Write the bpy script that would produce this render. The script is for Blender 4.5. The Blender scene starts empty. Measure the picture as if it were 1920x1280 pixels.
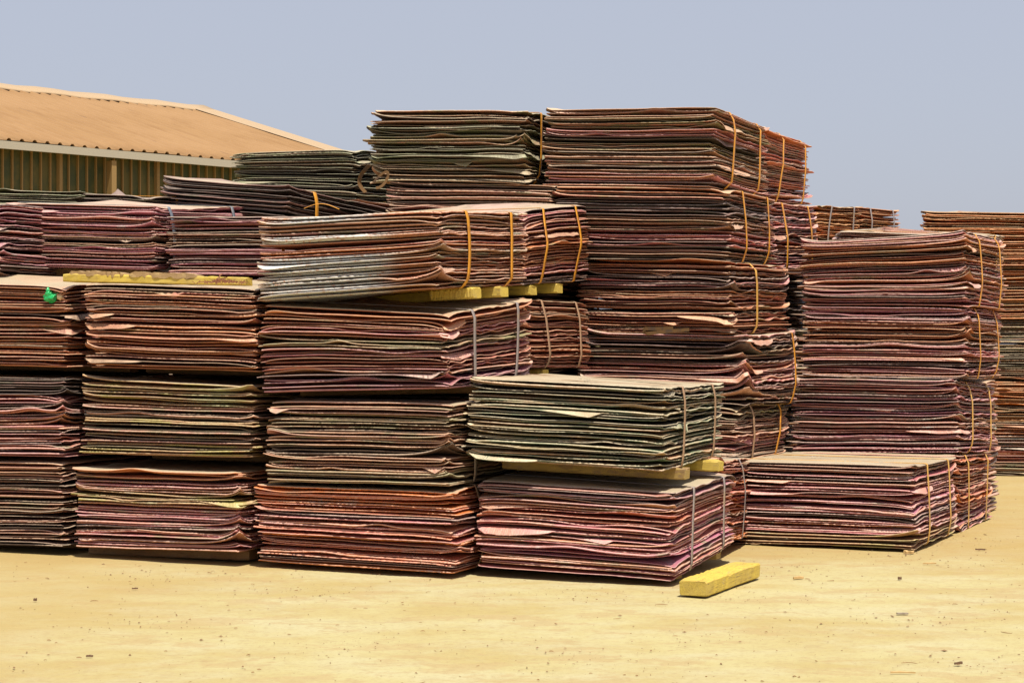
import bpy, math, random
import numpy as np
from mathutils import Vector, Matrix, noise as mnoise

# ------------------------------------------------------------------ camera, sky, sun, exposure
SC = bpy.context.scene
F = 3400.0            # focal length in photo pixels (photo 1920 wide)
H = 1.07              # eye height
CX, CY = 960.0, 640.0
cam_d = bpy.data.cameras.new('camera'); cam = bpy.data.objects.new('camera', cam_d)
SC.collection.objects.link(cam); SC.camera = cam
cam.location = (0, 0, H); cam.rotation_euler = (math.radians(90), 0, 0)
cam_d.sensor_width = 36; cam_d.lens = F / 1920 * 36
cam_d.clip_start = 0.1; cam_d.clip_end = 2000

SUN_EL = math.radians(69); SUN_AZ = math.radians(158)      # azimuth clockwise from +Y; behind the camera, a little right
W = bpy.data.worlds.new('World'); SC.world = W; W.use_nodes = True
nt = W.node_tree; nt.nodes.clear()
sky = nt.nodes.new('ShaderNodeTexSky'); sky.sky_type = 'NISHITA'; sky.sun_disc = False
sky.sun_elevation = SUN_EL; sky.sun_rotation = SUN_AZ
sky.air_density = 1.0; sky.dust_density = 3.5; sky.ozone_density = 2.0
mul = nt.nodes.new('ShaderNodeMix'); mul.data_type = 'RGBA'; mul.blend_type = 'MIX'
mul.inputs[0].default_value = 0.72
mul.inputs[7].default_value = (4.15, 4.32, 5.05, 1)            # dusty haze colour of the dry season sky
bg = nt.nodes.new('ShaderNodeBackground'); bg.inputs[1].default_value = 0.099
wo = nt.nodes.new('ShaderNodeOutputWorld')
nt.links.new(sky.outputs[0], mul.inputs[6]); nt.links.new(mul.outputs[2], bg.inputs[0]); nt.links.new(bg.outputs[0], wo.inputs[0])

sl = bpy.data.lights.new('sun', 'SUN'); sl.energy = 4.9; sl.angle = math.radians(0.5); sl.color = (1.0, 0.94, 0.83)
so = bpy.data.objects.new('sun', sl); SC.collection.objects.link(so)
sd = Vector((math.sin(SUN_AZ) * math.cos(SUN_EL), math.cos(SUN_AZ) * math.cos(SUN_EL), math.sin(SUN_EL)))
so.rotation_euler = sd.to_track_quat('Z', 'Y').to_euler(); so.location = (5, -5, 20)
SC.view_settings.view_transform = 'Standard'; SC.view_settings.look = 'None'
SC.view_settings.exposure = 0.47; SC.view_settings.gamma = 1.0

# ------------------------------------------------------------------ helpers
def link(o, parent=None):
    SC.collection.objects.link(o)
    if parent: o.parent = parent
    return o
def tag(o, label=None, cat=None, group=None, kind=None):
    if label: o['label'] = label
    if cat: o['category'] = cat
    if group: o['group'] = group
    if kind: o['kind'] = kind
    return o
def empty(name, loc, rz=0.0):
    o = bpy.data.objects.new(name, None); o.location = loc; o.rotation_euler = (0, 0, rz); o.empty_display_size = 0.1
    return link(o)
def mesh(name, V, quads=None, tris=None, mat=None, parent=None, smooth=False, pyfaces=None):
    me = bpy.data.meshes.new(name)
    V = np.asarray(V, dtype=np.float32)
    if pyfaces is not None:
        me.from_pydata(V.tolist(), [], pyfaces)
    else:
        loops = []; starts = []; n = 0
        if quads is not None and len(quads):
            q = np.asarray(quads, dtype=np.int32); loops.append(q.ravel()); starts.append(np.arange(len(q), dtype=np.int32) * 4); n = q.size
        if tris is not None and len(tris):
            t = np.asarray(tris, dtype=np.int32); loops.append(t.ravel()); starts.append(n + np.arange(len(t), dtype=np.int32) * 3)
        loops = np.concatenate(loops); starts = np.concatenate(starts)
        me.vertices.add(len(V)); me.vertices.foreach_set('co', V.ravel())
        me.loops.add(len(loops)); me.loops.foreach_set('vertex_index', loops)
        me.polygons.add(len(starts)); me.polygons.foreach_set('loop_start', starts)
        me.update(calc_edges=True)
    if smooth: me.polygons.foreach_set('use_smooth', np.ones(len(me.polygons), dtype=bool))
    if mat: me.materials.append(mat)
    o = bpy.data.objects.new(name, me)
    return link(o, parent)

class NT:
    """tiny node helper"""
    def __init__(s, name):
        s.m = bpy.data.materials.new(name); s.m.use_nodes = True
        s.t = s.m.node_tree; s.t.nodes.clear()
        s.out = s.t.nodes.new('ShaderNodeOutputMaterial'); s.b = s.t.nodes.new('ShaderNodeBsdfPrincipled')
        s.t.links.new(s.b.outputs[0], s.out.inputs[0])
    def n(s, typ, **kw):
        x = s.t.nodes.new('ShaderNode' + typ)
        for k, v in kw.items(): setattr(x, k, v)
        return x
    def l(s, a, b): s.t.links.new(a, b)
    def val(s, inp, v):
        if hasattr(v, 'is_output'): s.l(v, inp)
        else: inp.default_value = v
    def mix(s, f, a, b, mode='MIX'):
        x = s.n('Mix', data_type='RGBA', blend_type=mode)
        s.val(x.inputs[0], f)
        for i, c in ((6, a), (7, b)):
            if hasattr(c, 'is_output'): s.l(c, x.inputs[i])
            else: x.inputs[i].default_value = (*c[:3], 1)
        return x.outputs[2]
    def math(s, op, a, b=0.0, clamp=False):
        x = s.n('Math', operation=op, use_clamp=clamp); s.val(x.inputs[0], a); s.val(x.inputs[1], b); return x.outputs[0]
    def noise(s, vec, scale, detail=3, rough=0.55, dist=0.0):
        x = s.n('TexNoise'); s.l(vec, x.inputs['Vector']); x.inputs['Scale'].default_value = scale
        x.inputs['Detail'].default_value = detail; x.inputs['Roughness'].default_value = rough; x.inputs['Distortion'].default_value = dist
        return x.outputs[0]
    def ramp(s, f, a, b):
        x = s.n('MapRange', clamp=True, interpolation_type='SMOOTHSTEP'); s.l(f, x.inputs[0]); x.inputs[1].default_value = a; x.inputs[2].default_value = b
        return x.outputs[0]
    def mapping(s, vec, scale=(1, 1, 1), rot=(0, 0, 0)):
        x = s.n('Mapping'); s.l(vec, x.inputs[0]); x.inputs['Scale'].default_value = scale; x.inputs['Rotation'].default_value = rot; return x.outputs[0]
    def bump(s, h, strength=0.3, dist=0.002):
        x = s.n('Bump'); x.inputs['Strength'].default_value = strength; x.inputs['Distance'].default_value = dist; s.l(h, x.inputs['Height']); s.l(x.outputs[0], s.b.inputs['Normal'])

def sheet_mat(name, c1, c2, c3, stain_g, g_amt, stain_w, w_amt, dark_amt, dust, dust_amt=0.75, patch=0.0, patch_c=(0.5, 0.5, 0.47), patch_at=None, patch_r=0.4):
    k = NT(name)
    oi = k.n('ObjectInfo'); geo = k.n('NewGeometry'); rnd = oi.outputs['Random']
    r2 = k.math('FRACT', k.math('MULTIPLY', rnd, 17.37)); r3 = k.math('FRACT', k.math('MULTIPLY', rnd, 91.7))
    comb = k.n('CombineXYZ'); k.l(k.math('MULTIPLY', rnd, 71.0), comb.inputs[0]); k.l(k.math('MULTIPLY', r2, 37.0), comb.inputs[1]); k.l(k.math('MULTIPLY', r3, 53.0), comb.inputs[2])
    add = k.n('VectorMath', operation='ADD'); k.l(geo.outputs['Position'], add.inputs[0]); k.l(comb.outputs[0], add.inputs[1])
    v = add.outputs[0]
    sat = lambda c: tuple(max(0.01, (sum(c) / 3) + (x - sum(c) / 3) * 1.22) for x in c); c1, c2, c3 = sat(c1), sat(c2), sat(c3)
    g_ = 1.42; c1 = tuple(x * g_ for x in c1); c2 = tuple(x * g_ for x in c2); c3 = tuple(x * g_ for x in c3); dust = tuple(min(0.66, x * 1.3) for x in dust)
    base = k.mix(rnd, c1, c2); base = k.mix(k.ramp(r2, 0.62, 0.7), base, c3)
    base = k.mix(k.math('MULTIPLY', k.ramp(k.noise(v, 5.0, 3), 0.42, 0.62), 0.55), base, c3)
    # oxide mottling
    base = k.mix(k.math('MULTIPLY', k.ramp(k.noise(v, 26, 4, 0.7), 0.45, 0.7), 0.45), base, (c1[0] * 0.45, c1[1] * 0.4, c1[2] * 0.4))
    base = k.mix(k.math('MULTIPLY', k.ramp(k.noise(v, 3.1, 3, 0.6), 0.62 - g_amt * 0.3, 0.72 - g_amt * 0.3), 0.85), base, stain_g)
    base = k.mix(k.math('MULTIPLY', k.ramp(k.noise(v, 4.3, 4, 0.65, 0.5), 0.68 - w_amt * 0.3, 0.78 - w_amt * 0.3), 0.85), base, stain_w)
    wp = k.mapping(geo.outputs['Position'], (1.0, 1.0, 2.4))
    base = k.mix(k.math('MULTIPLY', k.ramp(k.noise(wp, 3.2, 5, 0.68, 0.4), 0.55, 0.68), 0.4), base, (0.20, 0.18, 0.12))
    base = k.mix(k.math('MULTIPLY', k.ramp(k.noise(k.mapping(geo.outputs['Position'], (1.3, 1.3, 3.1)), 4.4, 5, 0.7), 0.60, 0.70), 0.45), base, (0.50, 0.42, 0.38))
    base = k.mix(k.math('MULTIPLY', k.ramp(r3, 0.25, 1.0), 0.45), base, (0.07, 0.045, 0.04))
    if patch > 0:
        pm = k.mapping(geo.outputs['Position'], (1, 1, 1.6))
        pf = k.math('MULTIPLY', k.ramp(k.noise(pm, 2.2, 4, 0.6, 0.3), 0.62 - patch * 0.25, 0.7 - patch * 0.25), k.ramp(k.noise(v, 30, 3, 0.7), 0.35, 0.55))
        if patch_at:
            dv = k.n('VectorMath', operation='DISTANCE'); k.l(geo.outputs['Position'], dv.inputs[0]); dv.inputs[1].default_value = patch_at
            dn_ = k.math('ADD', dv.outputs['Value'], k.math('MULTIPLY', k.noise(v, 5, 4, 0.7), 0.35))
            pf = k.math('MULTIPLY', k.ramp(dn_, patch_r + 0.22, patch_r), k.ramp(k.noise(v, 35, 3, 0.7), 0.3, 0.5))
        base = k.mix(pf, base, patch_c)
    base = k.mix(k.math('MULTIPLY', k.math('GREATER_THAN', r3, 1.0 - dark_amt), 0.75), base, (0.035, 0.028, 0.026))
    sep = k.n('SeparateXYZ'); k.l(geo.outputs['True Normal'], sep.inputs[0])
    up = k.ramp(sep.outputs[2], 0.12, 0.85)
    dn = k.ramp(k.noise(v, 9, 4, 0.6), 0.25, 0.6)
    du = k.math('MULTIPLY', k.math('MULTIPLY', up, dust_amt), k.math('ADD', k.math('MULTIPLY', dn, 0.5), 0.5))
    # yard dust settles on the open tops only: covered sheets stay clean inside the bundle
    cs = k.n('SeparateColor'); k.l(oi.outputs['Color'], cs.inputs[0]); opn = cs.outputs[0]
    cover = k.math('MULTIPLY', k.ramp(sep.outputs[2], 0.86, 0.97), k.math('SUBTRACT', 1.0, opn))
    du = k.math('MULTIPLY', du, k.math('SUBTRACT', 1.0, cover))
    base = k.mix(du, base, dust)
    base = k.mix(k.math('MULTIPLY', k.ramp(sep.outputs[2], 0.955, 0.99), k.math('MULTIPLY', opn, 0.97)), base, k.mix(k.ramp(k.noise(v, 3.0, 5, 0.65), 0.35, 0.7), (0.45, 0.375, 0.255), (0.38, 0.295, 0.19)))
    k.l(base, k.b.inputs['Base Color']); k.b.inputs['Roughness'].default_value = 0.55
    k.b.inputs['Metallic'].default_value = 0.15; k.b.inputs['Specular IOR Level'].default_value = 0.5
    k.bump(k.noise(v, 130, 3, 0.7), 0.7, 0.004)
    return k.m

def at(px, y, d): return Vector(((px - CX) * d / F, d, H + (CY - y) * d / F))
D1_, D2_, D3_ = (0.50, 0.36, 0.29), (0.50, 0.35, 0.22), (0.44, 0.35, 0.22)
MAT = {
 'pink':   sheet_mat('pink_oxidised_copper', (0.36, 0.145, 0.15), (0.27, 0.095, 0.11), (0.38, 0.19, 0.12), (0.24, 0.19, 0.09), 0.12, (0.55, 0.44, 0.40), 0.12, 0.15, D1_, 0.75),
 'orange': sheet_mat('orange_brown_copper', (0.33, 0.125, 0.06), (0.37, 0.17, 0.10), (0.24, 0.09, 0.075), (0.27, 0.18, 0.07), 0.1, (0.50, 0.30, 0.20), 0.15, 0.15, D2_, 0.7),
 'mauve':  sheet_mat('mauve_copper', (0.29, 0.115, 0.16), (0.33, 0.155, 0.18), (0.30, 0.13, 0.10), (0.22, 0.20, 0.12), 0.1, (0.56, 0.46, 0.49), 0.22, 0.2, D1_, 0.7),
 'rose':   sheet_mat('rose_nodular_copper', (0.40, 0.17, 0.12), (0.36, 0.14, 0.13), (0.38, 0.13, 0.05), (0.26, 0.22, 0.07), 0.05, (0.62, 0.43, 0.36), 0.25, 0.05, (0.54, 0.36, 0.26), 0.65),
 'olive':  sheet_mat('olive_stained_copper', (0.20, 0.14, 0.085), (0.17, 0.13, 0.09), (0.28, 0.15, 0.10), (0.20, 0.20, 0.085), 0.4, (0.46, 0.42, 0.28), 0.25, 0.25, D3_, 0.7),
 'yellow': sheet_mat('yellow_stained_copper', (0.26, 0.16, 0.09), (0.22, 0.13, 0.08), (0.32, 0.17, 0.11), (0.36, 0.32, 0.08), 0.3, (0.46, 0.44, 0.28), 0.25, 0.15, (0.48, 0.38, 0.21), 0.7, 0.5, (0.42, 0.44, 0.25), tuple(at(400, 760, 8.7)), 0.16),
 'green':  sheet_mat('green_stained_copper', (0.15, 0.14, 0.085), (0.20, 0.15, 0.09), (0.27, 0.15, 0.09), (0.07, 0.14, 0.075), 0.5, (0.40, 0.38, 0.18), 0.15, 0.2, (0.52, 0.42, 0.28), 0.85),
 'black':  sheet_mat('dark_green_copper', (0.10, 0.095, 0.06), (0.085, 0.075, 0.055), (0.16, 0.115, 0.085), (0.13, 0.15, 0.07), 0.4, (0.36, 0.34, 0.24), 0.1, 0.35, (0.36, 0.34, 0.22), 0.7),
 'sooty':  sheet_mat('sooty_and_gap_shade_copper', (0.10, 0.065, 0.055), (0.075, 0.055, 0.05), (0.16, 0.09, 0.08), (0.11, 0.11, 0.07), 0.3, (0.36, 0.28, 0.26), 0.12, 0.4, (0.32, 0.24, 0.19), 0.42),  # soot tone; also used as painted shade on the dark gap bundles
 'brown':  sheet_mat('brown_copper', (0.24, 0.125, 0.085), (0.25, 0.12, 0.11), (0.32, 0.18, 0.12), (0.19, 0.17, 0.09), 0.25, (0.45, 0.38, 0.30), 0.15, 0.25, (0.47, 0.35, 0.24), 0.7),
 'white':  sheet_mat('white_crusted_copper', (0.32, 0.14, 0.085), (0.28, 0.12, 0.09), (0.36, 0.20, 0.12), (0.26, 0.28, 0.22), 0.15, (0.58, 0.50, 0.44), 0.15, 0.08, (0.52, 0.40, 0.30), 0.65, 1.0, (0.62, 0.63, 0.63), tuple(at(590, 505, 8.4)), 0.42),
 'pale':   sheet_mat('pale_blotched_copper', (0.32, 0.16, 0.14), (0.30, 0.15, 0.13), (0.36, 0.22, 0.16), (0.26, 0.30, 0.26), 0.3, (0.60, 0.56, 0.54), 0.35, 0.1, (0.52, 0.42, 0.32), 0.65),
 'rust':   sheet_mat('rust_orange_copper', (0.40, 0.13, 0.045), (0.32, 0.10, 0.05), (0.36, 0.18, 0.09), (0.26, 0.17, 0.05), 0.1, (0.50, 0.34, 0.24), 0.15, 0.15, (0.52, 0.34, 0.18), 0.6),
}

def strap_mat(name, c, worn):
    k = NT(name); geo = k.n('NewGeometry')
    n = k.noise(geo.outputs['Position'], 14, 3)
    k.l(k.mix(k.ramp(n, 0.5, 0.68), c, worn), k.b.inputs['Base Color']); k.b.inputs['Roughness'].default_value = 0.45
    if 'dull' in name: k.b.inputs['Roughness'].default_value = 0.9; k.b.inputs['Specular IOR Level'].default_value = 0.1
    return k.m
STRAP = {'orange': strap_mat('orange_strapping', (0.60, 0.26, 0.02), (0.42, 0.17, 0.03)),
         'gold': strap_mat('golden_strapping', (0.60, 0.33, 0.07), (0.42, 0.24, 0.09)),
         'grey': strap_mat('grey_strapping', (0.27, 0.23, 0.22), (0.36, 0.26, 0.18)),
         'tan': strap_mat('dusty_tan_strapping', (0.36, 0.22, 0.13), (0.26, 0.16, 0.10)),
         'dull': strap_mat('dull_brown_strapping', (0.11, 0.06, 0.025), (0.07, 0.045, 0.03)),
         'blue': strap_mat('blue_grey_steel_strapping', (0.16, 0.18, 0.22), (0.28, 0.27, 0.27))}

def wood_mat(name, paint, bare, worn=0.5):
    k = NT(name); tc = k.n('TexCoord'); v = tc.outputs['Object']
    g = k.mapping(v, (3, 40, 40)); grain = k.noise(g, 3, 5, 0.6, 0.6)
    c = k.mix(k.math('MULTIPLY', k.ramp(grain, 0.35, 0.7), 0.5), paint, (paint[0] * 0.62, paint[1] * 0.52, paint[2] * 0.5))
    c = k.mix(k.ramp(k.noise(k.mapping(v, (5, 14, 14)), 2.2, 5, 0.65), 0.68 - worn * 0.2, 0.74 - worn * 0.2), c, bare)
    c = k.mix(k.math('MULTIPLY', k.ramp(k.noise(v, 45, 4, 0.7), 0.55, 0.75), 0.4), c, (bare[0] * 0.5, bare[1] * 0.45, bare[2] * 0.4))
    k.l(c, k.b.inputs['Base Color']); k.b.inputs['Roughness'].default_value = 0.75
    c = k.mix(k.ramp(k.noise(k.mapping(v, (2, 70, 70)), 4, 3, 0.5), 0.62, 0.68), c, (bare[0] * 0.35, bare[1] * 0.3, bare[2] * 0.3))
    c = k.mix(k.math('MULTIPLY', k.ramp(k.noise(v, 7, 5, 0.7), 0.45, 0.7), 0.25), c, (0.30, 0.22, 0.12))
    k.l(c, k.b.inputs['Base Color'])
    k.bump(grain, 0.3, 0.003)
    return k.m
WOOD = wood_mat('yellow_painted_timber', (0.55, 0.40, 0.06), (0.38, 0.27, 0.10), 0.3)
WOOD_WORN_SHADE = wood_mat('worn_and_shade_yellow_timber', (0.36, 0.24, 0.06), (0.25, 0.15, 0.06), 0.75)  # worn yellow, also painted darker to imitate shade under a bundle
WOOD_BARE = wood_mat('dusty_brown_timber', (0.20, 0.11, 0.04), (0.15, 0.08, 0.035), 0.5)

# ------------------------------------------------------------------ bundles of copper sheets
def snoise(rng, s, wl, K):
    """K rows of smooth 1-D noise along arc length s, wavelength wl"""
    n = int(s[-1] / wl) + 3
    kn = rng.uniform(-1, 1, (K, n)); x = s / wl + rng.uniform(0, 1, (K, 1)) * 0.9
    i = np.floor(x).astype(int).clip(0, n - 2); f = x - i; f = f * f * (3 - 2 * f)
    r = np.arange(K)[:, None]
    return kn[r, i] * (1 - f) + kn[r, i + 1] * f

INS = [0.0, 0.010, 0.035, 0.10, 0.26]
WGT = [1.0, 0.86, 0.62, 0.30, 0.06]
BUNDLES = {}

def bundle(key, label, d, xc, xl, yt, yb, th=24, D=0.95, ytl=None, ybl=None, ytr=None, ybr=None, Wd=None,
           mat='pink', strap='orange', sv=(0.26, 0.78), n=None, lod=1, group='strapped bundles of copper sheets', wavy=1.0, crumple=1.0,
           seed=None, flaps=0.06, rag=1.0, hero=(), z0=None, z1=None, nod=0.5, lean=None, topmat=None):
    """d depth of near corner, xc px of near corner, xl px of the front's left end, yt/yb px rows of top/bottom at the corner,
    ytl.. rows at the left end, ytr.. rows at the far end of the right side (None = level)"""
    seed = seed if seed is not None else sum(ord(c) * (i * 31 + 7) for i, c in enumerate(key))
    rng = np.random.default_rng(seed)
    t = math.radians(th); c, s = math.cos(t), math.sin(t); wavy = wavy * 0.75
    Xc = (xc - CX) * d / F
    if Wd is None:
        k = (xl - CX) / F; Wd = (Xc - k * d) / (c + k * s)
    def zz(y, dep): return H + (CY - y) * dep / F
    zb = zz(yb, d) if z0 is None else z0
    zt = zz(yt, d) if z1 is None else z1
    dl = d + Wd * s; dr = d + D * c
    zbl = zz(ybl, dl) if ybl is not None else zb; ztl = zz(ytl, dl) if ytl is not None else zt
    zbr = zz(ybr, dr) if ybr is not None else zb; ztr = zz(ytr, dr) if ytr is not None else zt
    # base centre
    cx = Xc - Wd / 2 * c + D / 2 * s; cy = d + Wd / 2 * s + D / 2 * c
    zc = zb + (zbl - zb) * 0.5 + (zbr - zb) * 0.5
    root = empty('sheet_bundle', (cx, cy, zc), -t); tag(root, label, 'bundle', group)
    hx, hy = Wd / 2, D / 2
    thick = zt - zb
    K = n or max(8, int(round(thick / 0.0136)))
    if lod == 0: K = max(6, K // 2)
    # perimeter
    if lod == 0: ns = (14, 10, 6, 6)
    elif lod == 1: ns = (84, 64, 10, 26)
    else: ns = (120, 84, 12, 34)
    P = []; 
    for e, m in enumerate(ns):
        q = (np.arange(m)) / m
        q = q - 0.035 * np.sin(2 * np.pi * q) * 1.4
        if e == 0: P.append(np.stack([-hx + 2 * hx * q, np.full(m, -hy)], 1))
        if e == 1: P.append(np.stack([np.full(m, hx), -hy + 2 * hy * q], 1))
        if e == 2: P.append(np.stack([hx - 2 * hx * q, np.full(m, hy)], 1))
        if e == 3: P.append(np.stack([np.full(m, -hx), hy - 2 * hy * q], 1))
    P = np.concatenate(P); M = len(P)
    seg = np.linalg.norm(np.roll(P, -1, 0) - P, axis=1); arc = np.concatenate([[0], np.cumsum(seg)[:-1]]); arc_total = seg.sum()
    edge = np.concatenate([np.full(m, e) for e, m in enumerate(ns)])
    fade = np.minimum(1, np.minimum(arc, arc_total - arc) / 0.06)          # closes the loop seam
    fade = np.where(arc < 0.02, 0.0, fade)
    NX = np.where(edge == 1, 1.0, np.where(edge == 3, -1.0, 0.0)); NY = np.where(edge == 0, -1.0, np.where(edge == 2, 1.0, 0.0))
    # xy offsets of each sheet
    ox = rng.normal(0, 0.0075, (K, 1)); oy = rng.normal(0, 0.0065, (K, 1)); ra = rng.normal(0, 0.006, (K, 1))
    ox = ox * rag + rng.choice([-1, 1], (K, 1)) * rng.uniform(0.008, 0.024, (K, 1)) * (rng.uniform(0, 1, (K, 1)) < 0.12) * (0.5 + rag / 2); oy = oy * rag
    drift = rag * np.cumsum(rng.normal(0, 0.0028, (K, 2)), 0); drift -= drift.mean(0)
    sx = 1 + rng.normal(0, 0.003, (K, 1))
    px = P[None, :, 0] * sx; py = P[None, :, 1] * (1 + rng.normal(0, 0.003, (K, 1)))
    # corners rounded
    rr = rng.uniform(0.006, 0.028, (K, 1))
    ax, ay = np.abs(px) - (hx - rr), np.abs(py) - (hy - rr)
    inn = (ax > 0) & (ay > 0); L = np.sqrt(ax ** 2 + ay ** 2) + 1e-9
    f = np.where(inn, rr / np.maximum(L, rr), 1.0)
    px = np.where(inn, np.sign(px) * (hx - rr + ax * f), px); py = np.where(inn, np.sign(py) * (hy - rr + ay * f), py)
    rough = 0.0016 + 0.0055 * rng.uniform(0, 1, (K, 1)) ** 3 * (0.6 + nod)
    o = snoise(rng, arc, 0.35, K) * 0.005 + rng.uniform(-1, 1, (K, M)) * rough * 0.5
    nodm = np.clip(snoise(rng, arc, 0.22, K) + nod - 0.6, 0, 1) * (rng.uniform(0, 1, (K, 1)) < 0.25 + nod * 0.5)
    bumps = nodm * rng.uniform(0, 1, (K, M)) ** 0.7
    o += bumps * (0.003 + 0.007 * nod)
    o *= fade
    px = px + NX * o; py = py + NY * o
    px, py = px + ox + drift[:, :1] - ra * py, py + oy + drift[:, 1:] + ra * px
    # planes
    u = (P[:, 0] + hx) / (2 * hx); v = (P[:, 1] + hy) / (2 * hy)
    bot = zb + (1 - u) * (zbl - zb) + v * (zbr - zb) - zc
    top = zt + (1 - u) * (ztl - zt) + v * (ztr - zt) - zc
    th_k = (0.0032 + 0.0055 * rng.uniform(0, 1, (K, 1)) ** 1.6); 
    if lod == 0: th_k = th_k * 2
    fr = (np.arange(K)[:, None] + 0.5 + rng.uniform(-0.42, 0.42, (K, 1))) / K
    span = (top - bot)[None, :]
    Z0 = bot[None] + span * fr
    pitch = thick / K
    # wave shared between neighbours + own wave
    shared = np.cumsum(snoise(rng, arc, 0.30, K) * 0.0022 * wavy, 0); shared -= np.linspace(0, 1, K)[:, None] * shared[-1:]
    own = snoise(rng, arc, 0.42, K) * 0.0030 * wavy + snoise(rng, arc, 0.13, K) * 0.0012 * wavy
    side = (edge == 1) | (edge == 3)
    crm = (snoise(rng, arc, 0.11, K) * 0.6 + snoise(rng, arc, 0.05, K) * 0.4) * 0.0055 * crumple * (rng.uniform(0, 1, (K, 1)) < 0.6) * side[None]
    cdist = np.minimum(np.abs(arc[None] - np.cumsum([0, 2 * hx, 2 * hy, 2 * hx])[:, None]), arc_total)
    cdist[0] = np.minimum(cdist[0], arc_total - arc)
    curl = np.zeros((K, M))
    for ci in range(4):
        amp = rng.normal(0, 1, (K, 1)) * (rng.uniform(0, 1, (K, 1)) < 0.5) * 0.013 * crumple
        amp = amp + np.cumsum(rng.normal(0, 0.002, (K, 1)), 0)
        curl += amp * np.exp(-cdist[ci] / rng.uniform(0.03, 0.09, (K, 1)))
    blg = np.zeros((K, M))
    for q in range(K):
        if rng.uniform() < 0.38 * wavy:
            a0 = rng.uniform(0, 2 * hx + 2 * hy); wd = rng.uniform(0.05, 0.2)
            blg[q] += rng.choice([-1, 1]) * rng.uniform(0.006, 0.018) * np.exp(-((arc - a0) / wd) ** 2)
    disp = (shared + own + curl + blg)
    disp[:, 0] = (disp[:, 1] + disp[:, -1]) / 2
    Z = Z0 + disp + crm * fade
    lo = bot[None] + (np.cumsum(th_k, 0) - th_k / 2); hi = top[None] - (np.cumsum(th_k[::-1], 0)[::-1] - th_k / 2)
    hi = hi + np.maximum(0, disp) * (np.arange(K)[:, None] >= K - 2)      # the top sheets may rise freely
    lo = lo + np.minimum(0, disp) * 0.6 * (np.arange(K)[:, None] < 2)
    Z = np.clip(Z, lo, np.maximum(hi, lo))
    for q in range(1, K):
        Z[q] = np.maximum(Z[q], Z[q - 1] + (th_k[q] + th_k[q - 1]) / 2 + 0.0004)
    # drooping / lifted flaps: the rim folds over
    flap = np.zeros((K, M)); outx = np.zeros((K, M))
    if lod:
        for q in range(1, K - 1):
            if rng.uniform() < flaps:
                if rng.uniform() < 0.7:
                    e0 = rng.choice([0.0, 2 * hx, 2 * hx]); w1 = rng.uniform(0.12, 0.42); w2 = rng.uniform(0.05, 0.16)
                    if e0 == 0.0: w2 = w1
                else:
                    e0 = rng.uniform(0.1, 2 * hx + hy); w1 = rng.uniform(0.04, 0.3); w2 = rng.uniform(0.02, 0.06)
                sh = np.clip(np.where(arc < e0, 1 - (e0 - arc) / w1, 1 - (arc - e0) / w2), 0, 1) * (1 + 0.25 * snoise(rng, arc, 0.14, 1)[0])
                a = -rng.uniform(0.010, 0.028) if rng.uniform() < 0.72 else rng.uniform(0.006, 0.016)
                flap[q] = a * sh * fade; outx[q] = 0.013 * sh * fade
        for (fz, a0, w1, w2, am) in hero:
            q = min(K - 1, int(fz * K)); a0 = a0 if a0 < 5 else 2 * hx + a0 - 5
            sh = np.clip(np.where(arc < a0, 1 - (a0 - arc) / w1, 1 - (arc - a0) / w2), 0, 1); sh = np.sqrt(sh) * (1 + 0.15 * snoise(rng, arc, 0.08, 1)[0])
            flap[q] = am * sh * fade; outx[q] = 0.021 * np.minimum(1, sh * 2) * fade
    nomz = Z0
    rings = len(INS)
    quads_cache = None
    for q in range(K):
        tt = th_k[q, 0] * (1 + 0.35 * bumps[q]) * (0.85 + 0.3 * rng.uniform(0, 1, M))
        V = []
        def ring(i, sgn):
            fx = 1 - INS[i] / hx; fy = 1 - INS[i] / hy
            x = px[q] * fx; y = py[q] * fy
            if i == 0:
                x = (px[q] + NX * outx[q]); y = (py[q] + NY * outx[q])
                ch = 0.5 if sgn > 0 else 0.12
                x = x - NX * tt * ch; y = y - NY * tt * ch
                z = Z[q] + flap[q]
            elif i == 1:
                x = x + NX * outx[q] * 0.8; y = y + NY * outx[q] * 0.8
                z = nomz[q] + (Z[q] - nomz[q]) * WGT[1] + flap[q] * 0.12
            else:
                z = nomz[q] + (Z[q] - nomz[q]) * WGT[i]
            h = tt / 2 * (1.0 if i else (0.85 if sgn > 0 else 0.95))
            if i >= 3 and not (q == K - 1 and sgn > 0) and not (q == 0 and sgn < 0): h = np.maximum(h, pitch * 0.75)
            if i == 2: h = np.maximum(h, pitch * 0.40)          # sheets lie in contact away from the rim
            return np.stack([x, y, z + sgn * h], 1)
        for i in range(rings - 1, -1, -1): V.append(ring(i, 1))
        mid = np.stack([px[q] + NX * outx[q], py[q] + NY * outx[q], Z[q] + flap[q]], 1); V.append(mid)
        for i in range(rings): V.append(ring(i, -1))
        V = np.concatenate(V); R = 2 * rings + 1
        zcn = float(nomz[q].mean())
        V = np.concatenate([V, [[0, 0, zcn + tt.mean() / 2], [0, 0, zcn - tt.mean() / 2]]])
        if quads_cache is None:
            j = np.arange(M); jn = (j + 1) % M; Q = []
            for r in range(R - 1):
                Q.append(np.stack([r * M + j, (r + 1) * M + j, (r + 1) * M + jn, r * M + jn], 1))
            T = [np.stack([np.full(M, R * M), j, jn], 1), np.stack([np.full(M, R * M + 1), (R - 1) * M + jn, (R - 1) * M + j], 1)]
            quads_cache = (np.concatenate(Q), np.concatenate(T))
        mm = mat[q * len(mat) // K] if isinstance(mat, (list, tuple)) else mat
        ob = mesh('sheet', V, quads_cache[0], quads_cache[1], MAT[mm], root, smooth=False)
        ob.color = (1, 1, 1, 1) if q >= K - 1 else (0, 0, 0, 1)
        if q == K - 1: topsheet = ob
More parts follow.
